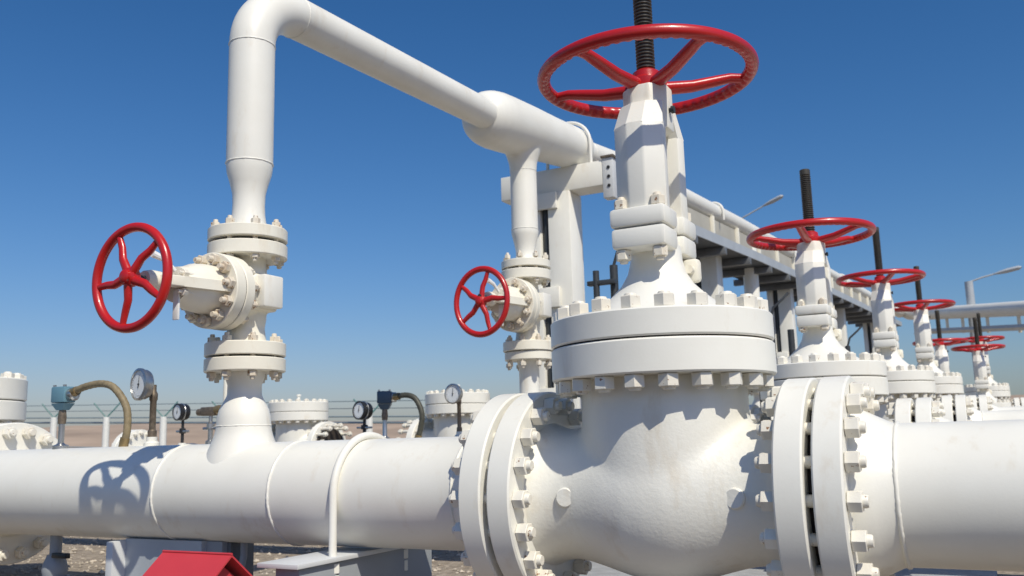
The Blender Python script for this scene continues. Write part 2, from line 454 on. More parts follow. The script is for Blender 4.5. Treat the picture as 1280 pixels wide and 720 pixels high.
pl = ['long white pipe with two weld rings left of the front valve, carrying the bypass riser',
      'white pipe leading left from the second valve, mostly behind the near pipe',
      'white pipe leading left from the third valve, behind the second line',
      'white pipe leading left from the fourth valve, farthest back on that side']
pr = ['thick white pipe leaving the front valve toward the right edge',
      'white pipe leaving the second valve rightward, just above the near pipe',
      'white pipe leaving the third valve rightward', 'white pipe leaving the fourth valve rightward',
      'white pipe of the fifth valve', 'white pipe of the lowest distant valve', 'white pipe of the farthest valve']
for i, p in enumerate(L):
    r = thing('pipeline', p, pr[i], 'pipe', 'pipes leaving the valves to the right')
    pipe_end(r, 1, 0, 9 if i < 5 else 5, None, [1.043] if i < 3 else [])
for i, p in enumerate(L[:4]):
    r = thing('pipeline', p, pl[i], 'pipe', 'pipes leading to the left')
    pipe_end(r, -1, 0, (26, 13.5, 26, 6.5)[i], None, [-1.043, -2.262, -3.20] if i == 0 else [-1.043], (.30, .28, .18, .3)[i])
    # weldolet, neck and flange of the bypass riser
    rx = (XR, -2.82, -2.62, -2.80 + .04 * 8.85)[i] - p[0]; ex = .328 if i == 1 else 0
    prof = [(.262, .08), (.240, .18), (.218, .245), (.197, .295), (.180, .34), (.170, .38), (.166, .42), (.163, .46), (.152, .505), (.132, .545), (.113, .58), (.106, .60), (.105, .66 + ex), (.118, .70 + ex), (.125, .738 + ex), (0, .738 + ex)]
    MB().lathe(prof, 56, T(rx)).build('branch_nozzle', 'white', r, angle=60)
    weld(r, T(rx, 0, .405), .164, .007)
    MB().disc(.25, .739, .822, .005, 64, T(rx, 0, ex), hole=.05).build('branch_flange', 'cream', r)

# ------------------------------------------------------------------ small bypass gate valve on the risers (root at its lower flange face)
def small_valve(loc, label, ph):
    Z0 = .829
    root = thing('bypass_valve', (loc[0], loc[1], loc[2] + Z0), label, 'valve', 'small bypass valves on the risers')
    d = lambda mx=None: T(0, 0, -Z0) @ (mx or Matrix())
    b = MB()
    b.lathe([(0, .90), (.135, .90), (.125, .95), (.115, 1.02), (.125, 1.08), (.125, 1.38), (.115, 1.42), (.115, 1.50), (0, 1.50)], 40, d())
    b.box(-.17, .17, -.11, .11, 1.12, 1.35, d(), .02)
    b.lathe([(0, -.02), (.165, -.02), (.175, .10), (.19, .17), (0, .17)], 40, d(T(0, 0, 1.225) @ AY))
    me = remeshed(b, 'body', .008, 5); me.materials.append(M['cream']); link(me, 'body', None, root)
    b = MB().box(.12, .232, -.085, .085, 1.135, 1.34, d(), .012).build('side_pad', 'white', root)
    MB().disc(.25, .836, .920, .005, 64, d(), hole=.05).build('flange', 'cream', root)
    MB().disc(.25, 1.468, 1.556, .005, 64, d(), hole=.05).build('flange', 'cream', root)
    MB().disc(.19, .821, .837, .002, 48, d(), hole=.05).build('gasket', 'gasket', root)
    MB().disc(.19, 1.555, 1.581, .002, 48, d(), hole=.05).build('gasket', 'gasket', root)
    ring_of(root, STUD_SM, 8, .205, d(T(0, 0, .829)), .2)
    ring_of(root, STUD_SM, 8, .205, d(T(0, 0, 1.568)), .2)
    C = d(T(0, 0, 1.225) @ AY)          # local z runs toward -y
    MB().disc(.235, .165, .235, .005, 64, C, hole=.05).build('bonnet_seat_flange', 'cream', root)
    MB().disc(.228, .234, .241, .001, 64, C, hole=.05).build('gasket', 'gasket', root)
    bo = MB()
    bo.disc(.235, .240, .318, .005, 64, C, hole=.03)
    bo.lathe([(0, .31), (.155, .31), (.150, .40), (.140, .47), (.115, .53), (.105, .58), (0, .58)], 40, C)
    bonnet = bo.build('bonnet', 'cream', root)
    ring_of(root, STUD_SMB, 11, .192, C @ T(0, 0, .2415), .13)
    yk = MB()
    for s in (-1, 1):
        bar = [(s * .03, -.30), (s * .185, -.315), (s * .182, -.37), (s * .125, -.62), (s * .098, -.735), (s * .03, -.735)]
        yk.prism(bar, 1.225 - .03, 1.225 + .03, d(), .006)
    yk.lathe([(0, .70), (.058, .70), (.058, .76), (.048, .80), (0, .80)], 24, C)
    yo = yk.build('yoke', 'cream', root)
    for s in (-1, 1):
        for k, a in enumerate((.055, -.055)):
            MB().hexnut(.042, 0, .032, d(T(s * .09, -.575 - .0, 1.225 + a) @ AY)).lathe([(0, -.07), (.011, -.07), (.011, .06), (0, .06)], 10, d(T(s * .09, -.575, 1.225 + a) @ AY)).build('gland_bolt', 'nut', yo)
    MB().tube([(.02, -.60, 1.30), (.0, -.66, 1.36), (-.02, -.73, 1.385)], [.012, .016, .022], 10, mx=d()).build('lever', 'sign', yo)
    MB().box(.015, .06, -.605, -.59, 1.01, 1.19, d(), .004).build('position_plate', 'sign', yo)
    MB().lathe([(0, .5), (.02, .5), (.02, .92), (0, .92)], 16, C).build('stem', 'dark', root)
    handwheel(root, d(T(0, -.885, 1.221)) @ RX(PI / 2), .285, .0265, [math.radians(ph + 72 * k) for k in range(5)], .05, .012, .0235, 0)
    return root
sv = small_valve((XR, 0, 0), 'small bypass valve on the left riser, nearest, its red handwheel facing left', 117 - 72)
L2R = -2.82
RX4 = -2.80 + .04 * (13.0 - 4.15)
sv2 = dup(sv, (L2R, 4.15, 1.17), 'small bypass valve on the second riser, just left of the big front valve')
sv2.scale = (1.05, 1.10, 1.184)                  # a slightly larger body than the first
for c in sv2.children:
    if c.name.startswith('handwheel'): c.matrix_basis = T(0, 0, -.035) @ c.matrix_basis @ Matrix.Diagonal((1, .90, 1, 1)) @ RZ(math.radians(-40))
dup(sv, (-2.80 + .04 * 4.5, 8.65, .829 + .175), 'small bypass valve on the third riser, hidden behind the big front valve')
dup(sv, (RX4, 13.0, .829 + .30), 'small bypass valve on the fourth riser, below the cable tray')

# ------------------------------------------------------------------ overhead header with its risers
hd = thing('overhead_header', (XR, 0, 1.66), 'white overhead pipe rising from the left riser, bending and running back over the valves', 'pipe')
def hdm(mx=None): return T(-XR, 0, -1.66) @ (mx or Matrix())
P0 = Vector((XR, 0, 2.93)); P1 = Vector((XR, .41, 3.315)); P2 = Vector((L2R + .01, 3.75, 3.545))
pts = [(XR, 0, z) for z in (1.668,)]
rd = []
neck = [(1.657, .122), (1.70, .115), (1.76, .105), (1.83, .102), (1.90, .105), (1.97, .122), (2.04, .143), (2.10, .150), (2.3, .150), (2.6, .150), (2.93, .150)]
pts = [Vector((XR, 0, z)) for z, _ in neck]; rd = [r for _, r in neck]
d1 = (P2 - P1).normalized()
for i in range(1, 17):                                   # long-radius bend
    t = i / 16; a = P0.lerp(P0 + Vector((0, 0, .235)), t); 
    c0, c1, c2, c3 = P0, P0 + Vector((0, 0, .22)), P1 - d1 * .225, P1
    q = c0 * (1 - t) ** 3 + c1 * 3 * t * (1 - t) ** 2 + c2 * 3 * t * t * (1 - t) + c3 * t ** 3
    pts.append(q); rd.append(.150)
pts += [P1.lerp(P2, t) for t in (.3, .7, 1)]; rd += [.15] * 3
MB().tube(pts, rd, 64, mx=hdm()).build('riser_pipe', 'white', hd, angle=60)
for z in (2.105, 2.93): weld(hd, hdm(T(XR, 0, z)), .149, .006)
weld(hd, hdm(T(*P1) @ align(d1)), .149, .006)
MB().disc(.25, 1.58, 1.657, .005, 64, hdm(T(XR)), hole=.05).build('riser_flange', 'cream', hd)
# tee: fat run, rounded shoulder, branch down
TC = Vector((L2R, 4.15, 3.60)); P3 = Vector((-2.70, 6.5, 3.845)); d2 = (P3 - TC).normalized()
b = MB()
b.lathe([(0, -.90), (.150, -.90), (.158, -.885), (.215, -.86), (.262, -.79), (.288, -.70), (.300, -.58), (.300, -.40), (.288, .1), (.268, .6), (.255, 1.2), (.245, 1.32), (.20, 1.42), (.16, 1.47), (.153, 1.5), (0, 1.5)], 64, hdm(T(*TC) @ align(d2)))
b.lathe([(0, -.58), (.142, -.58), (.143, -.48), (.152, -.38), (.185, -.27), (.23, -.1), (.2, 0), (0, 0)], 48, hdm(T(*TC)))
me = remeshed(b, 'tee', .013, 16); me.materials.append(M['white']); link(me, 'tee', None, hd)
run = [TC + d2 * 1.4, P3, (-2.577, 9.43, 3.985), (-2.46, 12.3, 4.12), (-2.13, 20.5, 4.42), (-1.85, 27.5, 4.65), (-1.66, 32.0, 4.80)]
endp = [(-1.60, 33.3, 4.83), (-1.45, 34.0, 4.83), (-1.15, 34.1, 4.74), (-.80, 33.5, 4.62), (-.35, 32.3, 4.48), (2.5, 26.3, 3.72), (4.2, 22.7, 3.25)]
MB().tube([hdm() @ Vector(p) for p in run + endp], [.153] * len(run) + [.19] + [.225] * (len(endp) - 1), 64).build('header_pipe', 'white', hd, angle=60)
weld(hd, hdm(T(*(TC + d2 * 1.62)) @ align(d2)), .152, .005)
def branch(x, y, zt, dz, top):
    prof = [(0, top), (.142, top), (.142, 2.32 + dz), (.147, 2.30 + dz), (.140, 2.24 + dz), (.112, 2.08 + dz), (.098, 1.98 + dz), (.098, 1.78 + dz), (.112, 1.70 + dz), (.12, 1.657 + dz), (0, 1.657 + dz)]
    MB().lathe(prof[::-1], 48, hdm(T(x, y))).build('branch_pipe', 'white', hd, angle=40)
    MB().disc(.25, 1.58 + dz, 1.657 + dz, .005, 64, hdm(T(x, y)), hole=.05).build('branch_flange', 'cream', hd)
prof = [(0, 2.135), (.125, 2.135), (.112, 2.17), (.103, 2.21), (.104, 2.26), (.120, 2.34), (.140, 2.42), (.147, 2.46), (.142, 2.49), (.142, 3.16), (0, 3.16)]
MB().lathe(prof, 48, hdm(T(L2R, 4.15))).build('branch_pipe', 'white', hd, angle=40)
MB().disc(.262, 2.056, 2.136, .005, 64, hdm(T(L2R, 4.15)), hole=.05).build('branch_flange', 'cream', hd)
weld(hd, hdm(T(L2R, 4.15, 2.485)), .142, .006); weld(hd, hdm(T(L2R, 4.15, 3.13)), .142, .005)
branch(-2.80 + .04 * 4.5, 8.65, 0, .175, 3.88)
branch(RX4, 13.0, 0, .30, 4.05)

def hx(y):                      # centre of the header at depth y
    P = [Vector(p) for p in ([TC] + run)]
    for a, b2 in zip(P, P[1:]):
        if a.y <= y <= b2.y: return a.lerp(b2, (y - a.y) / (b2.y - a.y))
    return P[-1]

# ------------------------------------------------------------------ ground height
def gz(x, y):
    if y < 6: return -1.0
    if y < 60: return -1.0 + .017 * (y - 6)
    return -1.0 + .017 * 54

# ------------------------------------------------------------------ header support frames
def support(y, label, first=False):
    c = hx(y); g = gz(c.x, y)
    hr = .262 if first else .153; ztop = c.z - hr - .003
    root = thing('pipe_rack', (c.x, y, g), label, 'pipe support', 'frames carrying the overhead header')
    m = T(-c.x, -y, -g)
    x0, x1 = c.x - .90, c.x + (.44 if first else .0)
    b = MB().box(x0, x1, y - .16, y + .16, ztop - (.30 if first else .22), ztop, m, .012)
    b.build('beam', 'white', root)
    cx0, cx1 = c.x - .50, c.x + .02
    zc = ztop - .302
    col = MB()
    col.box(cx0, cx0 + .13, y - .18, y + .18, g - .05, zc, m, .008)         # two flat legs with a gap
    col.box(cx0 + .235, cx1, y - .18, y + .18, g - .05, zc, m, .008)
    col.box(cx0 + .12, cx0 + .25, y + .10, y + .13, g - .05, zc, m)
    col.build('column', 'white', root)
    for z0, z1 in ((zc - .20, zc - .003), (1.78, 2.02), (.55, .85)):
        if z1 < zc: MB().box(cx0 - .03, cx0 + .37, y - .235, y - .182, z0, z1, m, .008).build('batten_plate', 'white', root)
    MB().tube([(cx0 + .18, y - .10, g), (cx0 + .18, y - .10, zc - .05)], .045, 12, mx=m).build('dark_slot_tube', 'dark', root)  # dark tube filling the slot between the legs
    # U-bolt over the header
    R = hr + .02
    u = [(-R, 0, -hr)] + [(R * math.cos(a), 0, R * math.sin(a)) for a in [PI - PI * k / 24 for k in range(25)]] + [(R, 0, -hr)]
    MB().tube(u, .020, 12, mx=m @ T(c.x, y - .10, c.z)).build('u_bolt', 'white', root)
    if first:
        ep = MB().box(x1 + .002, x1 + .13, y - .16, y - .02, ztop - .46, ztop + .02, m, .006).build('end_bracket', 'pale', root)
        MB().box(x1 - .01, x1 + .15, y - .18, y + .02, ztop + .018, ztop + .045, m, .004).build('bracket_cap', 'pipebrown', ep)
        for k in range(3): MB().lathe([(0, 0), (.020, 0), (.020, .008), (0, .008)], 12, m @ T(x1 + .08, y - .1605, ztop - .10 - .11 * k) @ AY).build('bolt_hole', 'black', ep)
    MB().box(c.x - .75, c.x + .25, y - .45, y + .45, g - .05, g + .12, m, .02).build('footing', 'concrete', root)
    return root
support(5.35, 'white steel column frame with dark slot under the header, left of the big front valve', True)
support(10.9, 'white steel column frame carrying the header behind the big front valve')
support(16.2, 'white steel column frame carrying the header behind the second big valve')
support(22.5, 'distant white steel column frame under the header')
support(29.0, 'farthest white steel column frame near the header bend')

# ------------------------------------------------------------------ cable tray running beside the header
tray = thing('cable_tray', (-2.3, 8.4, 3.2), 'grey ladder cable tray with rungs slung beneath the overhead header', 'cable tray')
tm = T(2.3, -8.4, -3.2)
ys = [8.3, 10, 12.3, 16, 20.5, 27.5, 32]
def side(dx, z0, z1, w, name, m):
    b = MB()
    for a, c in zip(ys, ys[1:]):
        A, C = hx(a), hx(c)
        vs = []
        for q, yy in ((A, a), (C, c)):
            for x, z in ((dx, z0), (dx + w, z0), (dx + w, z1), (dx, z1)): vs.append((q.x + x, yy, q.z + z))
        b.add(vs, [(3, 2, 1, 0), (4, 5, 6, 7), (0, 1, 5, 4), (1, 2, 6, 5), (2, 3, 7, 6), (3, 0, 4, 7)], tm)
    b.build(name, m, tray)
side(.36, -.74, -.60, .025, 'side_rail', 'galv')
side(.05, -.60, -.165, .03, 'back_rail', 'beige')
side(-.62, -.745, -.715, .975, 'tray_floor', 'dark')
side(.30, -.60, -.585, .085, 'rail_lip', 'galv')
y = 8.6; k = 0
while y < 31:
    c = hx(y)
    MB().box(c.x - .74, c.x + .40, y - .06, y + .06, c.z - .87, c.z - .747, tm, .006).build('cross_bar', 'darkgrey', tray)
    if k % 1 == 0:
        MB().box(c.x + .082, c.x + .15, y + .30, y + .37, c.z - .714, c.z - .12, tm, .005).build('hanger', 'cream', tray)
    y += 1.45; k += 1
# rail/tray following the far crossing pipe
fr = thing('pipe_rail', (-.9, 33, gz(-.9, 33)), 'thin pale cable rail under the far crossing pipe at right', 'cable tray')
fm = T(.9, -33, -gz(-.9, 33))
MB().tube([(-.9, 33.2, 3.86), (-.3, 32.0, 3.79), (2.55, 26.0, 3.13), (4.2, 22.5, 2.75)], .095, 4, mx=fm).build('rail', 'pale', fr)
for t in (.22, .40, .66, .95):
    p = Vector((-.35, 32.3, 4.48)).lerp(Vector((2.5, 26.3, 3.72)), t)
    MB().box(p.x - .05, p.x + .05, p.y - .05, p.y + .05, p.z - .72, p.z - .22, fm).build('hanger', 'cream', fr)
# ------------------------------------------------------------------ dark conduit stands behind the valves
def conduit_stand(x, y, h, label):
    g = gz(x, y)
    r = thing('conduit_stand', (x, y, g), label, 'conduit stand', 'dark conduit stands between the lines')
    MB().tube([(0, 0, 0), (0, 0, h)], .035, 12).build('tube', 'dark', r)
    MB().tube([(.17, .1, 0), (.17, .1, h + .06)], .045, 12).build('tube', 'dark', r)
    MB().tube([(.42, .15, 0), (.42, .15, h - .12)], .045, 12).build('tube', 'dark', r)
    MB().box(-.10, .22, -.03, .05, h - .16, h - .11, None, .006).build('bracket', 'dark', r)
    MB().tube([(.17, .1, h + .05), (.22, .1, h + .2), (.35, .15, h + .32), (.42, .2, h + .4)], .018, 8).build('cable', 'dark', r)
    MB().box(-.2, .55, -.15, .3, -.05, .06, None, .01).build('base', 'concrete', r)
conduit_stand(-2.27, 4.75, 3.07, 'dark conduit tubes standing between the column frame and the big front valve')
conduit_stand(-1.36, 8.3, 2.75, 'dark conduit tubes right of the big front valve bonnet, before the second valve')
conduit_stand(-.95, 12.7, 2.6, 'dark conduit tubes between the second and third valves')

# ------------------------------------------------------------------ check valves on the lines behind
check_valve((-9.84, 8.65, .175), 'white check valve with a bolted cover just right of the left riser foot')
check_valve((-6.43, 8.65, .175), 'white check valve with a bolted cover behind the black dial gauge')
BIGC = (-8.58, 1.6, -.115)
check_valve(BIGC, 'largest check valve, cut by the left picture edge', 1.36)
r = thing('pipeline', BIGC, 'fat white pipe stub of the largest check valve, behind the near pipe', 'pipe')
MB().lathe([(.26, 1.02), (.50, 1.02), (.49, 1.06), (.42, 1.2), (.37, 1.4), (.37, 2.6), (.30, 2.78), (.16, 2.88), (0, 2.92)], 64, AX).build('pipe', 'white', r)
MB().disc(.70, 1.022, 1.186, .01, 96, AX, hole=.2).build('pipe_flange', 'white', r)
r = thing('pipeline', (L[2][0], 8.65, .175), 'bolted white flange pair behind the large steel dial gauge', 'pipe')
for a, b2 in ((-14.5, -14.375), (-14.345, -14.22)): MB().disc(.515, a, b2, .008, 64, AX, hole=.17).build('pipe_flange', 'white', r)
MB().disc(.4, -14.376, -14.344, .002, 48, AX, hole=.17).build('gasket', 'gasket', r)
ring_of(r, STUD_BIG, 18, .445, T(-14.36) @ AX)

# ------------------------------------------------------------------ supports under the near line
r = thing('pipe_saddle', (-1.85, 0, -1.0), 'grey steel beam support under the near pipe with a white U-bolt strap', 'pipe support')
m = T(1.85, 0, 1.0)
MB().box(-1.99, -1.72, -.66, .62, -.335, -.312, m, .002).build('top_plate', 'pale', r)
MB().box(-1.90, -1.745, -.62, .60, -.80, -.336, m, .004).build('beam', 'grey', r)
MB().box(-2.15, -1.5, -.7, .7, -1.05, -.80, m, .02).build('footing', 'concrete', r)
R = .321
u = [(0, -R, -.40)] + [(0, -R * math.cos(a), R * math.sin(a)) for a in [PI * k / 40 for k in range(41)]] + [(0, R, -.40)]
MB().tube(u, .0215, 14, mx=m @ T(-1.775)).build('u_bolt', 'white', r)
for s in (-1, 1):
    MB().hexnut(.075, -.40, -.348, m @ T(-1.775 + .0, s * R)).hexnut(.07, -.47, -.41, m @ T(-1.775, s * R)).lathe([(0, -.5), (.022, -.5), (.022, -.34), (0, -.34)], 12, m @ T(-1.775, s * R)).build('strap_nut', 'white', r)

r = thing('pipe_stanchion', (-3.2, 0, -1.0), 'grey steel stanchion standing under the near pipe behind the red cover', 'pipe support')
m = T(3.2, 0, 1.0)
MB().box(-3.66, -3.60, -.24, .24, -.95, -.296, m, .004).build('flange_plate', 'pale', r)
MB().box(-3.601, -2.93, -.14, -.10, -.95, -.285, m).build('web_plate', 'galv', r)
MB().box(-2.93, -2.77, -.06, .14, -.95, -.296, m, .004).build('dark_side_block', 'darkgrey', r)  # dark block along the right side of the web
MB().box(-3.62, -2.80, -.10, .10, -.36, -.288, m, .004).build('cap_plate', 'grey', r)
MB().box(-3.75, -2.75, -.35, .35, -1.05, -.948, m, .02).build('footing', 'concrete', r)

for i, p in enumerate(L):
    g = gz(p[0], p[1]); top = p[2] - .455
    o = MB().box(-.30, .30, -.32, .32, -.06, top - g, None, .02).build('valve_plinth', 'concrete', None, (p[0], p[1], g))
    tag(o, 'concrete plinth under the ' + ('front', 'second', 'third', 'fourth', 'fifth', 'lowest distant', 'farthest')[i] + ' big gate valve', 'plinth', 'concrete plinths under the valves')
g = -1.0
for (cx_, cy_, cz_), h_, t_ in ((BIGC, .60, 'largest check valve at the left edge'), ((-9.84, 8.65, .175), .455, 'check valve right of the left riser'), ((-6.43, 8.65, .175), .455, 'check valve behind the second dial gauge')):
    g = gz(cx_, cy_)
    o = MB().box(-.30, .30, -.32, .32, -.06, cz_ - h_ - g, None, .02).build('valve_plinth', 'concrete', None, (cx_, cy_, g))
    tag(o, 'concrete plinth under the ' + t_, 'plinth', 'concrete plinths under the valves')
for i, p in enumerate(L):
    g = gz(p[0], p[1]); x = p[0] + (4.4 if i < 5 else 3)
    o = MB().box(-.25, .25, -.3, .3, -.06, p[2] - .295 - g, None, .02).build('pipe_plinth', 'concrete', None, (x, p[1], g))
    tag(o, 'concrete plinth under the right hand pipe of the ' + ('front', 'second', 'third', 'fourth', 'fifth', 'lowest distant', 'farthest')[i] + ' valve', 'plinth', 'concrete plinths under the pipes')
for i, p in enumerate(L[:4]):
    for x in ((-8.0, -16.0), (-7.2,), (-8.2, -16.0), (-5.5,))[i]:
        g = gz(x, p[1])
        o = MB().box(-.25, .25, -.3, .3, -.06, p[2] - ((.295, .275, .178, .295)[i]) - g, None, .02).build('pipe_plinth', 'concrete', None, (x, p[1], g))
        tag(o, 'concrete plinth under the left hand pipe of the %s line, %s' % (('near', 'second', 'third', 'fourth')[i], 'close to the riser' if x > -10 else 'far along it'), 'plinth', 'concrete plinths under the pipes')

# ------------------------------------------------------------------ red gabled cover
rc = thing('hydrant_cover', (-2.05, -1.0, -1.0), 'red gabled sheet metal cover on a box in front of the near pipe', 'cover')
m = T(0, 0, .0)
rz = .775; hw = .255; x0, x1 = -.235, .225
def roof_sheet(s):
    t = .008
    a = math.atan2(.21, hw)
    v = [(x0, 0, rz), (x1, 0, rz), (x1, s * hw, rz - .21), (x0, s * hw, rz - .21)]
    w = [(x, y, z - t * 1.3) for x, y, z in v]
    return MB().add(v + w, [(0, 1, 2, 3), (7, 6, 5, 4), (0, 4, 5, 1), (1, 5, 6, 2), (2, 6, 7, 3), (3, 7, 4, 0)])
for s in (-1, 1): roof_sheet(s).build('roof_sheet', 'redsheet', rc)
MB().tube([(x0, 0, rz + .002), (x1, 0, rz + .002)], .006, 8).build('ridge_fold', 'redsheet', rc)
b = MB(); q = .05
v = [(-.19, -.2, 0), (.17, -.2, 0), (.17, .2, 0), (-.19, .2, 0)]
vt = [(-.19, -.2, .575), (.17, -.2, .575), (.17, .2, .575), (-.19, .2, .575), (-.19, 0, .72), (.17, 0, .72)]
b.add(v + vt, [(3, 2, 1, 0), (0, 1, 5, 4), (2, 3, 7, 6), (1, 2, 6, 9, 5), (3, 0, 4, 8, 7), (4, 5, 9, 8), (6, 7, 8, 9)])
b.build('box_body', 'redsheet', rc)

# ------------------------------------------------------------------ instruments
def gauge_face(root, c, d, R, black=False):
    """dial gauge: case, bezel, face, ticks, needle; faces direction d"""
    mx = T(*c) @ align(d); dp = .11 if black else .035
    MB().lathe([(0, -dp), (R * .9, -dp), (R * .98, -dp + .015), (R * .98, .01), (R * 1.06, .012), (R * 1.06, .03), (R * .92, .036), (R * .90, .022), (0, .02)], 40, mx).build('case', 'black' if black else 'steel', root)
    f = MB().disc(R * .9, .0205, .025, .001, 40, mx).build('dial_face', 'dial', root)
    tk = MB()
    for i in range(25):
        a = math.radians(-225 + 270 * i / 24) ; l = .12 if i % 4 == 0 else .07
        tk.box(R * (.82 - l), R * .82, -R * .012, R * .012, .0255, .0265, mx @ RZ(a))
    tk.build('dial_marks', 'black', f)
    # needle pointing up
    upv = (Vector((0, 0, 1)) - Vector(d).normalized() * Vector(d).normalized().z).normalized()
    loc = mx.inverted().to_3x3() @ upv; ang = math.atan2(loc.y, loc.x)
    n = MB().add([(-R * .25, -R * .045, .029), (-R * .25, R * .045, .029), (R * .62, R * .02, .029), (R * .62, -R * .02, .029)], [(0, 1, 2, 3)], mx @ RZ(ang - .1))
    n.lathe([(0, .026), (R * .07, .026), (R * .07, .032), (0, .032)], 16, mx)
    n.build('needle', 'black', f)
    MB().lathe([(R * .89, .031), (0, .033)], 40, mx)
def dial_gauge(x, y, zb, zc, R, d, label, tube_r=.021, gap=.03):
    r = thing('dial_gauge', (x, y, zb), label, 'gauge', 'dial gauges on the pipes')
    h = zc - zb
    gauge_face(r, (0, 0, h), d, R)
    dv = Vector(d).normalized(); s = -dv * .085
    MB().lathe([(0, -.05), (.052, -.05), (.052, .02), (.036, .03), (.036, .06), (0, .06)], 20, T(s.x, s.y)).build('boss', 'white', r)
    MB().lathe([(0, .05), (.03, .05), (.03, .10), (.022, .11), (.022, h - R * .6 - .05), (.028, h - R * .6 - .04), (.028, h - R * .6), (.018, h - R * .4), (.018, h), (0, h)], 16, T(s.x, s.y)).build('thermowell', 'pipebrown', r)
VD = Vector((.62, -.78, .05))
dial_gauge(-3.70, .02, .30, .715, .104, (-.22, -1, 0), 'large steel dial gauge on the near pipe, left of the riser')
dial_gauge(-3.74, 4.15, .32, .785, .104, (-.1, -1, 0), 'steel dial gauge just left of the big flange, behind the near pipe')

def black_gauge(x, y, zb, zc, R, d, label):
    r = thing('dial_gauge', (x, y, zb), label, 'gauge', 'black cased dial gauges on the second line')
    h = zc - zb
    gauge_face(r, (0, 0, h), d, R, True)
    dv = Vector(d).normalized(); s = -dv * .06
    mx = T(0, 0, h) @ align(d)
    MB().torus(R * 1.02, R * .07, 40, 8, mx @ T(0, 0, -.03)).build('guard_ring', 'steel', r)
    MB().lathe([(0, 0), (.02, 0), (.02, h * .35), (.04, h * .36), (.04, h * .5), (.018, h * .52), (.018, h - R * .9), (0, h - R * .9)], 14, T(s.x, s.y)).build('stem', 'black', r)
    MB().box(-.10, .10, -.025, .025, h * .38, h * .45, T(s.x, s.y), .008).build('needle_valve', 'steel', r)
    MB().lathe([(0, -.05), (.05, -.05), (.05, .03), (0, .03)], 16, T(s.x, s.y)).build('boss', 'white', r)
black_gauge(-7.92, 4.15, .32, .748, .105, (-.2, -1, 0), 'small black gauge left of the riser foot beside the brass manifold')
black_gauge(-5.0, 4.15, .32, .655, .10, (-.2, -1, .05), 'small black gauge left of the dark blue transmitter')

def transmitter(x, y, zb, h, s, hose_pts, hose_r, hm, label, face, skin='blue'):
    r = thing('transmitter', (x, y, zb), label, 'transmitter', 'blue transmitters with hoses on the pipes')
    mx = T(0, 0, h) @ RZ(face)
    b = MB().box(-.075 * s, .075 * s, -.06 * s, .06 * s, -.03 * s, .10 * s, mx, .012 * s)
    b.prism([(-.07 * s, -.056 * s), (.07 * s, -.056 * s), (.07 * s, .056 * s), (-.07 * s, .056 * s)], -.035 * s, -.09 * s, mx, scale_top=.55)
    b.build('housing', skin, r)
    MB().lathe([(0, 0), (.045 * s, 0), (.052 * s, .01), (.052 * s, .05), (.04 * s, .06), (0, .06)], 20, mx @ T(.07 * s, 0, .035 * s) @ AX).build('cap', 'steel', r)
    for i in (-1, 1):
        MB().lathe([(0, .10 * s), (.012, .10 * s), (.012, .115 * s), (0, .115 * s)], 8, mx @ T(i * .055 * s, -.04 * s)).build('screw', 'steel', r)
    MB().lathe([(0, h - .2 * s), (.03 * s, h - .2 * s), (.034 * s, h - .15 * s), (.026 * s, h - .08 * s), (0, h - .08 * s)], 16).build('neck', 'pipebrown', r)
    MB().lathe([(0, -.05), (.055, -.05), (.055, .03), (.03, .04), (.024 * s, .05), (.024 * s, h - .17 * s), (0, h - .17 * s)], 16).build('stem', 'steel', r)
    pts = []
    P = [Vector(p) for p in hose_pts]
    for i in range(len(P) - 1):
        p0, p1, p2, p3 = P[max(0, i - 1)], P[i], P[i + 1], P[min(len(P) - 1, i + 2)]
        for k in range(8):
            t = k / 8
            pts.append(.5 * ((2 * p1) + (p2 - p0) * t + (2 * p0 - 5 * p1 + 4 * p2 - p3) * t * t + (3 * p1 - p0 - 3 * p2 + p3) * t ** 3))
    pts.append(P[-1])
    MB().tube(pts, [hose_r * (1 + .06 * (i % 2)) for i in range(len(pts))], 14).build('hose', hm, r)
    a, c2 = P[0], P[1]
    MB().lathe([(0, -.02), (hose_r * 1.35, -.02), (hose_r * 1.35, .05), (0, .05)], 14, T(*a) @ align(c2 - a)).build('hose_gland', 'brass', r)
    a, c2 = P[-1], P[-2]
    MB().lathe([(0, -.04), (hose_r * 1.3, -.04), (hose_r * 1.3, .05), (0, .05)], 14, T(*a) @ align(c2 - a)).build('hose_gland', 'brass', r)
transmitter(-4.49, 0, .29, .36, .88, [(.10, 0, .40), (.22, 0, .435), (.40, 0, .45), (.54, .0, .41), (.64, .02, .28), (.66, .02, .13), (.63, .02, .02)], .0245, 'hose',
            'pale blue transmitter box with a tan hose on the near pipe at left', .1)
transmitter(-4.66, 4.15, .31, .44, 1.08, [(.15, 0, .48), (.30, 0, .49), (.42, 0, .44), (.50, 0, .28), (.48, 0, .12), (.44, 0, .0)], .030, 'hosed',
            'dark blue transmitter box with a black hose, right of the small black gauge', .5, 'blued')

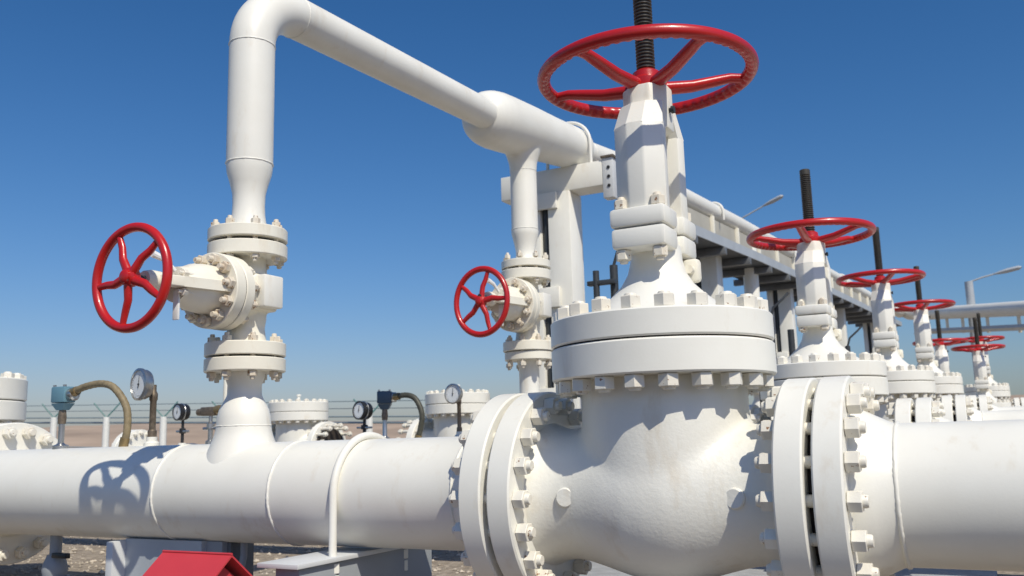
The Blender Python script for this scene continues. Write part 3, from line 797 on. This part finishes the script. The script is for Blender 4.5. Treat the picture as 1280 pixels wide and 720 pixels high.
mf = thing('gauge_manifold', (-7.35, 4.15, .32), 'small brass instrument manifold beside the left riser foot', 'manifold')
MB().lathe([(0, -.05), (.06, -.05), (.06, .04), (.03, .06), (.03, .2), (.05, .2), (.05, .26), (.025, .28), (.025, .4), (0, .4)], 16).build('stem', 'steel', mf)
MB().box(-.14, .10, -.05, .05, .36, .47, None, .012).lathe([(0, -.22), (.045, -.22), (.045, -.10), (0, -.1)], 12, T(0, 0, .41) @ AX).build('manifold_block', 'pipebrown', mf)
MB().lathe([(0, .08), (.05, .08), (.06, .12), (.06, .26), (.04, .3), (0, .3)], 16, T(0, 0, .43) @ AX).build('brass_body', 'brass', mf)
MB().tube([(-.12, 0, .2), (.12, 0, .2)], .02, 10).build('handle', 'steel', mf)
MB().tube([(.16, .1, -.05), (.16, .1, 1.2)], .045, 12).build('vent_pipe', 'cream', mf)

dv = thing('drain_valve', (-4.48, 0, -1.0), 'grey drain pipe and valve with a dark lever hanging under the near pipe at left', 'valve')
MB().tube([(0, 0, 0), (0, 0, .712)], .040, 16).build('drain_pipe', 'grey', dv)
MB().lathe([(0, .36), (.06, .36), (.06, .39), (.075, .42), (.085, .47), (.075, .52), (.06, .55), (.055, .57), (0, .57)], 24).build('valve_body', 'grey', dv)
MB().disc(.10, .40, .425, .004, 24).build('flange', 'grey', dv)
MB().box(.05, .20, -.07, -.03, .555, .59, None, .006).build('lever', 'black', dv)

cp = thing('conduit', (-2.72, .0, -1.0), 'thin grey bent conduit rising under the near pipe beside the red cover', 'conduit')
MB().tube([(-.06, 0, -.02), (-.05, 0, .3), (-.03, 0, .5), (0, 0, .62), (.0, 0, .71)], .022, 12).build('tube', 'grey', cp)
MB().lathe([(0, -.05), (.06, -.05), (.06, .02), (0, .02)], 16, T(-.06)).build('base_collar', 'grey', cp)

# ------------------------------------------------------------------ fence
fn = thing('perimeter_fence', (-20, 14, gz(-20, 14)), 'boundary fence of white posts with green Y shaped barbed wire arms and thin rails', 'fence')
fz = gz(-20, 14); fm = T(20, -14, -fz)
ft = lambda x: 1.34 - .032 * (x + 24)      # fence top follows the ground, falling to the right
x = -21.85 - 2.4 * 13; i = 0
while x < -7:
    h = max(.72, ft(x))
    o = MB().tube([(x, 14, gz(x, 14) - .15), (x, 14, h)], .095, 10, mx=fm).build('fence_post', 'postw', fn)
    a = MB()
    for s in (-1, 1): a.tube([(x, 14, h - .02), (x + s * .20, 14 + s * .12, h + .24), (x + s * .32, 14 + s * .2, h + .42)], .020, 6, mx=fm)
    a.build('barb_arm', 'green', o)
    x += 2.4; i += 1
E0, E1 = -53.0, -6.9
for dz, rr in ((-.02, .022), (-.17, .030), (-.9, .02)):
    MB().tube([(x, 14.1, max(.72, ft(x)) + dz) for x in (E0, -24, E1)], rr, 6, mx=fm).build('rail', 'wire', fn)
for s in (-1, 1):
    for dy, dz in ((.08, .18), (.17, .36)):
        MB().tube([(x, 14 + s * dy, max(.72, ft(x)) + dz) for x in (E0, -24, E1)], .006, 4, mx=fm).build('barbed_wire', 'wire', fn)

# ------------------------------------------------------------------ street lamps
def lamp(px, py, ztop, arm, label):
    g = gz(px, py)
    r = thing('street_lamp', (px, py, g), label, 'street lamp', 'street lamps beyond the header')
    h = ztop - g; ax, ay, az = arm
    MB().tube([(0, 0, -.1), (0, 0, h)], [.17, .13], 16).build('pole', 'galv', r)
    MB().tube([(0, 0, h - .02), (ax * .5, ay * .5, az * .55 + h), (ax, ay, az + h)], .03, 10).build('arm', 'galv', r)
    d = Vector((ax, ay, az * .8)).normalized(); q = Vector((ax, ay, az + h))
    MB().tube([q - d * .05, q + d * .12, q + d * .35, q + d * .70, q + d * .78], [.05, .10, .14, .13, .06], 16, sq=.55).build('lamp_head', 'galv', r)
lamp(-7.9, 30, 7.75, (2.35, 0, 1.12), 'street lamp whose arm rises behind the overhead header')
lamp(1.1, 30, 5.2, (.85, 0, .19), 'street lamp standing behind the far crossing pipe at right')

# ------------------------------------------------------------------ ground, slab, kerb, hills
bm = MB()
xs = [-3000, -900, -300, -120, -60, -30, -15, -5, 5, 15, 40, 100, 300, 900, 3000]
yy = [-600, -100, -20, 0, 6, 14, 25, 40, 60, 90, 150, 300, 700, 3000]
bm.add([(x, y, gz(x, y)) for y in yy for x in xs], [(j * len(xs) + i, j * len(xs) + i + 1, (j + 1) * len(xs) + i + 1, (j + 1) * len(xs) + i) for j in range(len(yy) - 1) for i in range(len(xs) - 1)])
tag(bm.build('ground', 'ground'), kind='structure')
tag(MB().box(-2.35, 1.3, 2.9, 5.4, -1.05, -.93, None, .02).build('concrete_slab', 'concrete'), kind='structure')
tag(MB().box(-60, 60, -14, -1.5, -1.05, -.985, None, .01).build('bounce_cut_sheet', 'bounce_dark'), kind='structure')  # added out of view: dark sheet lowering bounce light on pipe undersides
tag(MB().box(-30, -9.6, 5.9, 6.25, -1.05, -.86, None, .02).build('path_kerb', 'kerb'), kind='structure')

def hills():
    b = MB(); n = 220; verts = []; faces = []
    rows = 7
    for i in range(n):
        a = math.radians(-60 + 210 * i / (n - 1))      # measured from +x toward +y
        for k in range(rows):
            R = 420 + 70 * k
            t = k / (rows - 1)
            right = max(0, min(1, (math.degrees(a) - 30) / 70))   # taller toward the right of the photo
            pk = 18.5 + (1 - right) * 12
            f = noise.noise((math.cos(a) * 4, math.sin(a) * 4, 1.3)) * 4.0 + noise.noise((math.cos(a) * 14, math.sin(a) * 14, k * .4)) * 2.0 + noise.noise((math.cos(a) * 45, math.sin(a) * 45, k * .9)) * .9
            h = (pk + f) * math.sin(min(1, t * 1.35) * PI / 2) * (1 if t < .75 else 1.0)
            verts.append((math.cos(a) * R, math.sin(a) * R, -.4 + (h if k else -1.5)))
    for i in range(n - 1):
        for k in range(rows - 1):
            faces.append((i * rows + k, (i + 1) * rows + k, (i + 1) * rows + k + 1, i * rows + k + 1))
    b.add(verts, faces)
    tag(b.build('hills', 'hill', angle=60), kind='structure')
hills()

# loose stones over the gravel that shows under the pipe
sb = MB()
for i in range(4200):
    y = 1.2 + random.random() ** 1.3 * 7; x = random.uniform(-13, -.5)
    if -2.6 < x and 2.8 < y < 5.5: continue
    s = random.uniform(.010, .030) * (1.6 if random.random() < .06 else 1)
    vs = []
    for v in ((1, 0, 0), (-1, 0, 0), (0, 1, 0), (0, -1, 0), (0, 0, .8), (0, 0, -.5)):
        vs.append(Vector(v) * s * random.uniform(.7, 1.3) )
    q = T(x, y, gz(x, y) + s * .2) @ RZ(random.uniform(0, 6.28))
    sb.add(vs, [(0, 2, 4), (2, 1, 4), (1, 3, 4), (3, 0, 4), (2, 0, 5), (1, 2, 5), (3, 1, 5), (0, 3, 5)], q)
tag(sb.build('gravel_stones', 'stone', angle=20), 'loose gravel stones scattered on the ground behind the near pipe', 'gravel', kind='stuff')

# ------------------------------------------------------------------ light
SUN = Vector((.520, -.382, .764)).normalized()
w = bpy.data.worlds.new('World'); sc.world = w; w.use_nodes = True
nt = w.node_tree; bg = nt.nodes['Background']
sky = nt.nodes.new('ShaderNodeTexSky'); sky.sky_type = 'NISHITA'; sky.sun_disc = False
sky.sun_elevation = math.asin(SUN.z); sky.sun_rotation = math.atan2(SUN.x, SUN.y)
sky.altitude = 1500; sky.air_density = 1.5; sky.dust_density = 3.0; sky.ozone_density = 1.0
# clear dry desert air: deeper, more saturated blue than the default atmosphere
sep = nt.nodes.new('ShaderNodeSeparateColor'); com = nt.nodes.new('ShaderNodeCombineColor')
nt.links.new(sky.outputs[0], sep.inputs[0])
def mth(op, a, v):
    n = nt.nodes.new('ShaderNodeMath'); n.operation = op
    nt.links.new(a, n.inputs[0]); n.inputs[1].default_value = v; return n.outputs[0]
for ch, (ex, gain) in enumerate(((1.668, -.27), (1.22, -.338), (1.166, .019))):
    v = mth('POWER', mth('MULTIPLY', sep.outputs[ch], .1), ex)
    nt.links.new(mth('MULTIPLY', v, 10 * math.exp(gain)), com.inputs[ch])
nt.links.new(com.outputs[0], bg.inputs['Color']); bg.inputs['Strength'].default_value = .1
sl = bpy.data.lights.new('sun', 'SUN'); sl.energy = 3.95; sl.angle = math.radians(.53); sl.color = (1, .945, .81)
so = bpy.data.objects.new('sun', sl); COL.objects.link(so)
so.rotation_euler = (-SUN).to_track_quat('-Z', 'Y').to_euler()

# ------------------------------------------------------------------ camera
cam = bpy.data.cameras.new('camera'); co = bpy.data.objects.new('camera', cam); COL.objects.link(co)
cr, cu, cf = Vector((.8833, .4681, -.0268)), Vector((.1012, -.1345, .9857)), Vector((-.4578, .8734, .1662))
mm = Matrix((cr, cu, -cf)).transposed().to_4x4(); mm.translation = (1.4178, -4.2689, .2725)
co.matrix_world = mm
cam.sensor_width = 36; cam.lens = 1128.1 / 1280 * 36; cam.clip_start = .05; cam.clip_end = 6000
cam.dof.use_dof = True; cam.dof.focus_distance = 4.7; cam.dof.aperture_fstop = cam.lens / 1000 / .010
sc.camera = co
sc.view_settings.view_transform = 'Standard'; sc.view_settings.look = 'None'
sc.view_settings.exposure = .04; sc.view_settings.gamma = 1
